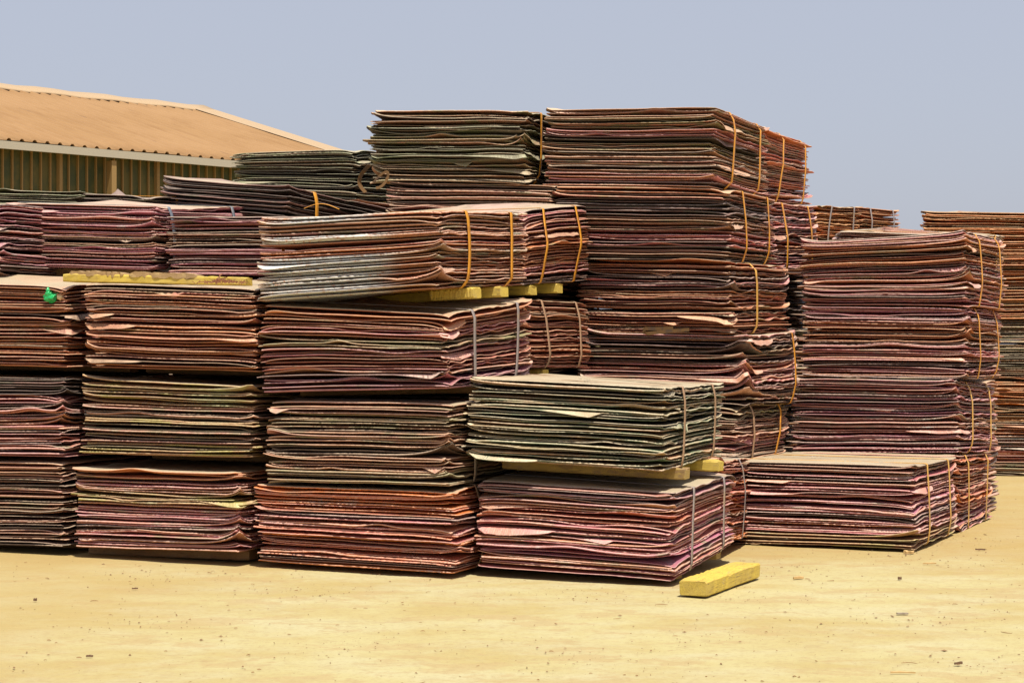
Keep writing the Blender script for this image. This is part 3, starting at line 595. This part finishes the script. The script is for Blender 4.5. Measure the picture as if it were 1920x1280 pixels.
def plain(name, c, rough=0.6, spec=0.4):
    k = NT(name); geo = k.n('NewGeometry')
    n = k.noise(geo.outputs['Position'], 60, 3)
    k.l(k.mix(k.math('MULTIPLY', n, 0.5), c, (c[0] * 0.6, c[1] * 0.6, c[2] * 0.6)), k.b.inputs['Base Color'])
    k.b.inputs['Roughness'].default_value = rough; k.b.inputs['Specular IOR Level'].default_value = spec
    return k.m
def blob(name, loc, r, mat, seed, amp=0.4, parent=None, sub=3, sc=(1, 1, 1), freq=2.5):
    import bmesh
    bm = bmesh.new(); bmesh.ops.create_icosphere(bm, subdivisions=sub, radius=1.0)
    for v in bm.verts:
        n = mnoise.noise(v.co * freq + Vector((seed, seed * 2.1, 0))) + 0.6 * abs(mnoise.noise(v.co * freq * 2.3 + Vector((seed, 3, 1))))
        v.co = v.co * (1 + amp * n) ; v.co = Vector((v.co.x * sc[0], v.co.y * sc[1], v.co.z * sc[2])) * r
    me = bpy.data.meshes.new(name); bm.to_mesh(me); bm.free(); me.materials.append(mat)
    for p in me.polygons: p.use_smooth = True
    o = bpy.data.objects.new(name, me); o.location = loc
    return link(o, parent)
kp = at(100, 556, 9.13)
kroot = empty('plastic_knot', kp); tag(kroot, 'crumpled bright green plastic knot wedged in the leftmost orange brown bundle', 'plastic bag')
blob('plastic_film', (-0.008, 0.0, 0), 0.026, plain('green_plastic', (0.01, 0.36, 0.09), 0.25, 0.6), 4.0, 0.75, kroot, 4, (1.1, 0.8, 0.95), 1.5)
blob('plastic_ear', (-0.026, 0.0, 0.024), 0.012, plain('green_plastic_ear', (0.02, 0.42, 0.12), 0.25, 0.6), 9.0, 0.8, kroot, 3, (0.8, 0.6, 1.8))
blob('tied_paper_end', (0.036, -0.004, 0.0), 0.015, plain('cream_paper', (0.72, 0.55, 0.36), 0.8, 0.2), 2.0, 0.7, kroot, 3)

rs = np.random.default_rng(5); V = []; Fc = []
pc = at(420, 531, 8.87)
for i in range(170):
    r_ = abs(rs.normal(0, 0.45)); 
    x = rs.normal(0, 0.05); y = rs.normal(0, 0.016); z = abs(rs.normal(0, 0.5)) * 0.022 * math.exp(-(x / 0.05) ** 2)
    a = rs.uniform(0, math.pi); L_ = rs.uniform(0.003, 0.012); w_ = rs.uniform(0.001, 0.003)
    dx, dy, dz = math.cos(a) * L_, math.sin(a) * L_ * 0.5, rs.uniform(-0.5, 1) * L_
    b0 = len(V); 
    for (p, q) in ((-1, -1), (1, -1), (1, 1), (-1, 1)): V.append((x + dx * p, y + dy * p - w_ * q * 0.5, z + dz * p + w_ * q))
    for (p, q) in ((-1, -1), (1, -1), (1, 1), (-1, 1)): V.append((x + dx * p, y + dy * p - w_ * q * 0.5 + 0.0012, z + dz * p + w_ * q))
    Fc += [(b0, b0 + 1, b0 + 2, b0 + 3), (b0 + 7, b0 + 6, b0 + 5, b0 + 4), (b0, b0 + 4, b0 + 5, b0 + 1), (b0 + 1, b0 + 5, b0 + 6, b0 + 2), (b0 + 2, b0 + 6, b0 + 7, b0 + 3), (b0 + 3, b0 + 7, b0 + 4, b0)]
sh = mesh('shavings', V, mat=plain('copper_shavings', (0.50, 0.24, 0.15)), pyfaces=Fc); sh.location = pc + Vector((0, -0.055, 0.003))
tag(sh, 'little heap of reddish shavings on the right end of the torn board', 'shavings', kind='stuff')
tw = [at(404 + 2 * i + (i % 2) * 2, 527 - 2.7 * i, 8.84) for i in range(6)]
ribbon('wood_splinter', tw, 0.006, plain('splinter_wood', (0.42, 0.19, 0.11)), 'thin reddish splinter standing up from the shavings heap', 'splinter', wdir=(1, 0, 0))

# white paint scribbles on the dusty tops (strokes only, illegible in the photo)
WP = plain('white_chalk_paint', (0.8, 0.8, 0.8))
def scribble(key, u, v, rot=0.0, sc=1.0):
    b = B[key]; top = b['topsheet']
    lx = -b['hx'] + u * b['W']; ly = -b['hy'] + v * b['D']
    zl = zplane(b, u, v, True) - b['zc'] + 0.006
    rs2 = random.Random(int(u * 100 + v * 31)); V = []; Fc = []
    for i in range(5):
        x0 = lx + (i - 2) * 0.016 * sc; pts = [(x0 + rs2.uniform(-.006, .006), ly + rs2.uniform(-.02, .02) * sc) for _ in range(4)]
        for (a, c_) in zip(pts[:-1], pts[1:]):
            d_ = Vector((c_[0] - a[0], c_[1] - a[1], 0)); 
            if d_.length < 1e-4: continue
            nn = Vector((-d_.y, d_.x, 0)).normalized() * 0.003; k0 = len(V)
            for p in ((a, 1), (a, -1), (c_, -1), (c_, 1)): V.append((p[0][0] + nn.x * p[1], p[0][1] + nn.y * p[1], zl))
            Fc.append((k0, k0 + 1, k0 + 2, k0 + 3))
    o = mesh('paint_mark', V, mat=WP, pyfaces=Fc, parent=top)
scribble('D2', 0.42, 0.55); scribble('D2', 0.55, 0.25); scribble('C4', 0.55, 0.6); scribble('G1', 0.35, 0.5); scribble('A3', 0.7, 0.3)

# ------------------------------------------------------------------ shed
def roof_mat():
    k = NT('dusty_brown_roof_sheet'); tc = k.n('TexCoord'); v = tc.outputs['Object']
    st = k.noise(k.mapping(v, (9, 0.5, 0.5)), 2.0, 5, 0.65); big = k.noise(v, 0.55, 4, 0.6)
    c = k.mix(k.ramp(st, 0.35, 0.7), (0.27, 0.150, 0.058), (0.235, 0.125, 0.046))
    c = k.mix(k.math('MULTIPLY', k.ramp(big, 0.4, 0.65), 0.5), c, (0.31, 0.18, 0.08))
    c = k.mix(k.math('MULTIPLY', k.ramp(k.noise(k.mapping(v, (14, 0.35, 0.35)), 3.0, 3), 0.66, 0.74), 0.6), c, (0.15, 0.08, 0.04))
    k.l(c, k.b.inputs['Base Color']); k.b.inputs['Roughness'].default_value = 0.85
    return k.m
RM = roof_mat()
shed = empty('shed', (-7.06, 25.0, 0), math.radians(45)); tag(shed, 'long shed with a dusty brown corrugated roof and slatted walls behind the stacks', 'shed')
# local x runs along the eave (away to the right), local y goes back under the roof (to the left-back)
eZ, rZ, hw_ = 3.85, 5.50, 6.0
x0s, x1s = -14.0, 7.6
per = 0.20; nrib = int((x1s - x0s) / per)
V = []; prof = [(0, 0), (0.10, 0), (0.122, 0.032), (0.158, 0.032), (0.18, 0)]
xs = []
for i in range(nrib):
    for a, b in prof: xs.append((x0s + i * per + a, b))
rows = 9
def slope(sign):
    V = []; Q = []
    for j in range(rows + 1):
        f_ = j / rows
        for (x, dz) in xs:
            y = hw_ * f_ if sign > 0 else 2 * hw_ - hw_ * f_
            jit = 0.006 * math.sin(x * 3.1 + j * 1.7)
            V.append((x, y, eZ + (rZ - eZ) * f_ + dz + jit))
    n_ = len(xs)
    for j in range(rows):
        for i in range(n_ - 1):
            q_ = (j * n_ + i, j * n_ + i + 1, (j + 1) * n_ + i + 1, (j + 1) * n_ + i); Q.append(q_ if sign > 0 else q_[::-1])
    return V, Q
def solid(o, th=0.004):
    m_ = o.modifiers.new('thickness', 'SOLIDIFY'); m_.thickness = th; return o
V, Q = slope(1); solid(mesh('roof_slope', V, Q, None, RM, shed)); V, Q = slope(-1); solid(mesh('roof_slope', V, Q, None, RM, shed))
def boxm(name, x0, x1, y0, y1, z0, z1, mat, parent):
    V = [(x, y, z) for x in (x0, x1) for y in (y0, y1) for z in (z0, z1)]
    Fc = [(0, 1, 3, 2), (4, 6, 7, 5), (0, 4, 5, 1), (2, 3, 7, 6), (0, 2, 6, 4), (1, 5, 7, 3)]
    return mesh(name, V, mat=mat, pyfaces=Fc, parent=parent)
FM = plain('cream_fascia_paint', (0.40, 0.36, 0.28))
boxm('fascia', x0s, x1s, -0.02, 0.03, eZ - 0.12, eZ - 0.012, FM, shed)
# ridge cap
CM = plain('pale_ridge_flashing', (0.40, 0.28, 0.16))
V = []; Q = []; nn_ = 60
for i in range(nn_ + 1):
    x = x0s - 0.05 + (x1s - x0s + 0.1) * i / nn_; w_ = 0.012 * math.sin(i * 1.9)
    for (y, z) in ((-0.42, -0.095), (-0.40, -0.06), (0, 0.075), (0.40, -0.06), (0.42, -0.095)): V.append((x, hw_ + y, rZ + z + w_))
for i in range(nn_):
    for k_ in range(4): Q.append((i * 5 + k_, (i + 1) * 5 + k_, (i + 1) * 5 + k_ + 1, i * 5 + k_ + 1))
solid(mesh('ridge_cap', V, Q, None, CM, shed), 0.006)
# barge boards on the right gable
V = []
for y, z in ((0, eZ), (hw_, rZ), (2 * hw_, eZ)): V += [(x1s, y, z + 0.05), (x1s + 0.05, y, z + 0.05), (x1s + 0.05, y, z - 0.18), (x1s, y, z - 0.18)]
Fc = []
for i in range(2):
    for k_ in range(4): Fc.append((i * 4 + k_, (i + 1) * 4 + k_, (i + 1) * 4 + (k_ + 1) % 4, i * 4 + (k_ + 1) % 4))
Fc += [(0, 1, 2, 3), (8, 11, 10, 9)]
mesh('barge_board', V, mat=CM, pyfaces=Fc, parent=shed)
V = []; Fc = []
for y, z in ((0, eZ), (hw_, rZ), (2 * hw_, eZ)): V += [(x1s - 0.42, y, z + 0.042), (x1s + 0.06, y, z + 0.062)]
Fc = [(0, 1, 3, 2), (2, 3, 5, 4)]
solid(mesh('rake_flashing', V, mat=CM, pyfaces=Fc, parent=shed), 0.005)
# front wall: trapezoid ribbed cladding over translucent green-gold panels
def wall_mat():
    k = NT('translucent_green_panel'); tc = k.n('TexCoord'); v = tc.outputs['Object']
    n = k.noise(k.mapping(v, (1.6, 1, 0.9)), 2.4, 4, 0.6)
    c = k.mix(k.ramp(n, 0.4, 0.6), (0.085, 0.070, 0.008), (0.034, 0.044, 0.006))
    k.l(c, k.b.inputs['Base Color']); k.b.inputs['Roughness'].default_value = 0.6
    return k.m
boxm('wall_panel', x0s + 0.2, x1s - 0.2, 0.30, 0.34, 0.0, eZ - 0.05, wall_mat(), shed)
RB = plain('ochre_wall_rib', (0.27, 0.17, 0.06))
V = []; Fc = []; x = x0s + 0.25; i = 0
while x < x1s - 0.3:
    w_ = 0.03 if i % 11 else 0.08; dp = 0.035 if i % 11 else 0.06
    b0 = len(V)
    for z in (0.0, eZ - 0.06):
        for (a, y) in ((-w_ * 0.5, 0.30), (-w_ * 0.3, 0.30 - dp), (w_ * 0.3, 0.30 - dp), (w_ * 0.5, 0.30)): V.append((x + a, y, z))
    for k_ in range(3): Fc.append((b0 + k_, b0 + k_ + 1, b0 + 4 + k_ + 1, b0 + 4 + k_))
    Fc.append((b0 + 4, b0 + 5, b0 + 6, b0 + 7))
    x += 0.15; i += 1
mesh('wall_ribs', V, mat=RB, pyfaces=Fc, parent=shed)
for (ya, yb_) in ((2 * hw_ - 0.34, 2 * hw_ - 0.30),): boxm('rear_wall', x0s + 0.2, x1s - 0.2, ya, yb_, 0, eZ - 0.05, RB, shed)
V = [(x1s - 0.2, 0.3, 0), (x1s - 0.2, 2 * hw_ - 0.3, 0), (x1s - 0.2, 2 * hw_ - 0.3, eZ), (x1s - 0.2, hw_, rZ - 0.05), (x1s - 0.2, 0.3, eZ),
     (x1s - 0.24, 0.3, 0), (x1s - 0.24, 2 * hw_ - 0.3, 0), (x1s - 0.24, 2 * hw_ - 0.3, eZ), (x1s - 0.24, hw_, rZ - 0.05), (x1s - 0.24, 0.3, eZ)]
Fc = [(0, 1, 2, 3, 4), (9, 8, 7, 6, 5)] + [(k_, k_ + 5, (k_ + 1) % 5 + 5, (k_ + 1) % 5) for k_ in range(5)]
mesh('gable_wall', V, mat=RB, pyfaces=Fc, parent=shed)
for k_ in range(5): boxm('post', x0s + 2.0 + k_ * 4.6, x0s + 2.08 + k_ * 4.6, 0.02, 0.16, 0, eZ - 0.16, RB, shed)

# ------------------------------------------------------------------ ground
def ground_mat():
    k = NT('dusty_yellow_yard_ground'); geo = k.n('NewGeometry'); v = geo.outputs['Position']
    big = k.noise(k.mapping(v, (0.7, 1.3, 1)), 1.3, 5, 0.6, 0.4)
    strk = k.noise(k.mapping(v, (1.0, 1.8, 1)), 1.5, 9, 0.72, 0.15)
    fine = k.noise(v, 45, 5, 0.7); grit = k.noise(v, 260, 3, 0.7)
    c = k.mix(k.ramp(big, 0.40, 0.62), (0.425, 0.37, 0.185), (0.385, 0.305, 0.13))
    c = k.mix(k.math('MULTIPLY', k.ramp(strk, 0.42, 0.66), 0.6), c, (0.44, 0.40, 0.25))
    sand = k.ramp(k.noise(k.mapping(v, (0.9, 1.6, 1)), 2.2, 8, 0.72, 0.2), 0.53, 0.59)
    c = k.mix(k.math('MULTIPLY', sand, 0.6), c, (0.38, 0.28, 0.135))
    blot = k.ramp(k.noise(k.mapping(v, (1.0, 2.2, 1)), 3.1, 5, 0.6), 0.64, 0.76)
    c = k.mix(k.math('MULTIPLY', blot, 0.35), c, (0.29, 0.22, 0.14))
    c = k.mix(k.math('MULTIPLY', k.ramp(fine, 0.48, 0.72), 0.5), c, (0.31, 0.22, 0.11))
    scf = k.ramp(k.noise(k.mapping(v, (0.6, 6.0, 1), (0, 0, 0.25)), 2.0, 6, 0.7, 0.4), 0.62, 0.72)
    c = k.mix(k.math('MULTIPLY', scf, 0.35), c, (0.30, 0.24, 0.15))
    mid = k.noise(v, 11, 6, 0.75); c = k.mix(k.math('MULTIPLY', k.ramp(mid, 0.5, 0.66), 0.35), c, (0.33, 0.245, 0.12))
    c = k.mix(k.math('MULTIPLY', k.ramp(grit, 0.63, 0.72), 0.5), c, (0.22, 0.15, 0.07))
    sp = k.n('SeparateXYZ'); k.l(v, sp.inputs[0])
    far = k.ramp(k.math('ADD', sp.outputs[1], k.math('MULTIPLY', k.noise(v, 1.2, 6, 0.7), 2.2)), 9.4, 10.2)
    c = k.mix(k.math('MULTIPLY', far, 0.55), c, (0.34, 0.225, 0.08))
    lf = k.ramp(k.math('ADD', sp.outputs[0], k.math('MULTIPLY', k.noise(v, 0.9, 6, 0.7), 1.6)), -0.2, -1.4)
    c = k.mix(k.math('MULTIPLY', lf, 0.55), c, (0.36, 0.26, 0.105))
    spk = k.n('TexVoronoi'); k.l(k.mapping(v, (1, 1.3, 1)), spk.inputs['Vector']); spk.inputs['Scale'].default_value = 26; spk.inputs['Randomness'].default_value = 1.0
    c = k.mix(k.math('MULTIPLY', k.ramp(spk.outputs['Distance'], 0.10, 0.05), k.math('MULTIPLY', k.ramp(k.noise(v, 2.7, 4, 0.7), 0.48, 0.62), 0.6)), c, (0.20, 0.13, 0.06))
    k.l(c, k.b.inputs['Base Color']); k.b.inputs['Roughness'].default_value = 0.95; k.b.inputs['Specular IOR Level'].default_value = 0.15
    h = k.math('ADD', k.math('MULTIPLY', fine, 0.6), k.math('MULTIPLY', grit, 0.5)); k.bump(h, 0.8, 0.009)
    return k.m
# one sheet: fine near the camera, coarse to the horizon
gx = np.unique(np.concatenate([np.linspace(-6, 6, 121), [-400, -150, -60, -25, -12, 12, 25, 60, 150, 400]]))
gy = np.unique(np.concatenate([np.linspace(2, 16, 141), [-300, -80, -20, -5, 0, 20, 30, 60, 150, 600]]))
GX, GY = np.meshgrid(gx, gy)
GZ = np.zeros_like(GX)
for i in range(GX.shape[0]):
    for j in range(GX.shape[1]):
        x, y = GX[i, j], GY[i, j]
        if abs(x) <= 5.5 and 2.5 < y < 15:
            GZ[i, j] = 0.006 * mnoise.noise(Vector((x * 1.3, y * 1.3, 0))) + 0.0025 * mnoise.noise(Vector((x * 5, y * 5, 3))) - 0.004
V = np.stack([GX.ravel(), GY.ravel(), GZ.ravel()], 1); nx_ = len(gx)
I, J = np.meshgrid(np.arange(len(gy) - 1), np.arange(nx_ - 1), indexing='ij'); a = (I * nx_ + J).ravel()
g = mesh('ground', V, np.stack([a, a + 1, a + 1 + nx_, a + nx_], 1), None, ground_mat(), smooth=True); tag(g, kind='structure')

# pebbles, grit and bits of straw scattered on the ground
rs = np.random.default_rng(77); V = []; Fc = []
octv = np.array([(1, 0, 0), (-1, 0, 0), (0, 1, 0), (0, -1, 0), (0, 0, 1), (0, 0, -0.4)], float)
octf = [(0, 2, 4), (2, 1, 4), (1, 3, 4), (3, 0, 4), (2, 0, 5), (1, 2, 5), (3, 1, 5), (0, 3, 5)]
for i in range(1700):
    y = rs.uniform(5.2, 13); x = rs.uniform(-0.34 * y, 0.34 * y)
    if rs.uniform() < 0.45:
        q_ = rs.integers(0, 14); x, y = [(-1.6, 8.3), (-0.9, 7.8), (0.2, 7.7), (0.9, 7.6), (1.2, 8.6), (1.9, 9.1), (2.2, 8.8), (-0.6, 6.4), (0.8, 6.6), (1.6, 7.0), (2.3, 9.8), (-1.4, 6.9), (0.3, 6.1), (1.5, 6.0)][q_]; x += rs.normal(0, 0.18); y += rs.normal(0, 0.14)
    if rs.uniform() < 0.8: s_ = rs.uniform(0.0012, 0.0035)
    else: s_ = rs.uniform(0.003, 0.0065)
    sc_ = np.array([rs.uniform(0.7, 1.9), rs.uniform(0.6, 1.2), rs.uniform(0.4, 0.9)]) * s_
    a_ = rs.uniform(0, math.pi); vv = octv * sc_ * rs.uniform(0.75, 1.25, (6, 1))
    R_ = np.array([[math.cos(a_), -math.sin(a_), 0], [math.sin(a_), math.cos(a_), 0], [0, 0, 1]])
    vv = vv @ R_.T + np.array([x, y, 0.0]); b0 = len(V); V += vv.tolist(); Fc += [tuple(b0 + q for q in f_) for f_ in octf]
gr = mesh('pebbles', V, mat=plain('brown_grit', (0.24, 0.15, 0.08), 0.9, 0.1), pyfaces=Fc); tag(gr, 'small brown pebbles and grit scattered over the yellow ground', 'pebbles', kind='stuff')
V = []; Fc = []
for i in range(420):
    y = rs.uniform(5.4, 11); x = rs.uniform(-0.32 * y, 0.32 * y); a_ = rs.uniform(0, math.pi); L_ = rs.uniform(0.004, 0.02) * (1 + 2 * (rs.uniform() < 0.06)); w_ = rs.uniform(0.0007, 0.0022)
    b0 = len(V); bend = rs.normal(0, 0.25)
    for k_ in range(4):
        t_ = (k_ / 3 - 0.5) * L_; ca, sa = math.cos(a_ + bend * k_), math.sin(a_ + bend * k_); wk = w_ * (1 if k_ in (1, 2) else 0.4)
        V += [(x + ca * t_ - sa * wk, y + sa * t_ + ca * wk, 0.0005), (x + ca * t_ + sa * wk, y + sa * t_ - ca * wk, 0.0005), (x + ca * t_, y + sa * t_, 0.001 + wk * 1.5)]
    for k_ in range(3):
        for m_ in range(3): m2 = (m_ + 1) % 3; Fc.append((b0 + k_ * 3 + m_, b0 + k_ * 3 + m2, b0 + k_ * 3 + 3 + m2, b0 + k_ * 3 + 3 + m_))
st_ = mesh('splinters', V, mat=plain('straw_brown_splinters', (0.27, 0.17, 0.08), 0.9, 0.1), pyfaces=Fc); tag(st_, 'fine brown splinters and straw bits littering the yellow ground', 'splinters', kind='stuff')
def chip(name, px, y, L_, w_, h_, rot, mat, label, cat):
    d_ = gd(y); rs3 = random.Random(px)
    V = []; n_ = 7
    for i in range(n_):
        f_ = i / (n_ - 1); x = (f_ - 0.5) * L_; ww = w_ * (0.35 + 0.65 * math.sin(math.pi * (0.12 + 0.76 * f_))) * rs3.uniform(0.75, 1.2); b_ = 0.1 * L_ * math.sin(f_ * 3)
        for (a, b) in ((-1, 0), (1, 0), (1, 1), (-1, 1)): V.append((x, b_ + a * ww / 2, b * h_ * rs3.uniform(0.7, 1.2)))
    Fc = [(3, 2, 1, 0), tuple((n_ - 1) * 4 + k for k in range(4))]
    for i in range(n_ - 1):
        for k in range(4): Fc.append((i * 4 + k, i * 4 + (k + 1) % 4, (i + 1) * 4 + (k + 1) % 4, (i + 1) * 4 + k))
    o = mesh(name, V, mat=mat, pyfaces=Fc); o.location = ((px - CX) * d_ / F, d_, 0.001); o.rotation_euler = (0, 0, rot)
    return tag(o, label, cat)
CW = plain('pale_wood_chip', (0.55, 0.36, 0.15)); DW = plain('dark_twig_bark', (0.16, 0.09, 0.05)); GW = plain('grey_flake', (0.33, 0.27, 0.20))
chip('wood_chip', 1704, 1037, 0.05, 0.03, 0.012, -0.5, CW, 'pale wood chip at the front corner of the right hand ground bundle', 'wood chip')
chip('wood_chip', 1497, 1085, 0.05, 0.018, 0.01, 0.3, CW, 'pale wood chip on the ground to the right of the loose timber', 'wood chip')
chip('stick', 1743, 1057, 0.065, 0.007, 0.006, 0.05, CW, 'thin pale stick below the right hand stack', 'stick')
chip('stone_flake', 1692, 1151, 0.045, 0.022, 0.006, 0.0, GW, 'flat grey flake lying alone on the right foreground', 'stone')
chip('pebble', 1687, 1086, 0.016, 0.014, 0.012, 0.2, DW, 'round brown pebble between the right stack and the grey flake', 'pebble')
chip('stick', 1693, 1262, 0.08, 0.006, 0.005, -0.1, CW, 'thin pale stick near the bottom edge, right of centre', 'stick')
chip('twig', 1797, 1245, 0.03, 0.009, 0.008, 0.3, DW, 'short dark twig in the lower right foreground', 'twig')
chip('twig', 168, 1231, 0.024, 0.007, 0.006, 0.0, DW, 'short dark twig in the lower left foreground', 'twig')
chip('twig', 253, 1104, 0.026, 0.006, 0.006, 0.2, DW, 'small dark twig in front of the second column', 'twig')
chip('pebble', 66, 1126, 0.014, 0.012, 0.010, 0.0, DW, 'dark pebble in the left foreground below the leftmost column', 'pebble')
chip('twig', 1838, 1031, 0.05, 0.007, 0.007, -0.3, DW, 'dark twig on the ground right of the right hand stack', 'twig')
print('bundles', len(BUNDLES), 'objects', len(bpy.data.objects), 'verts', sum(len(m.vertices) for m in bpy.data.meshes))
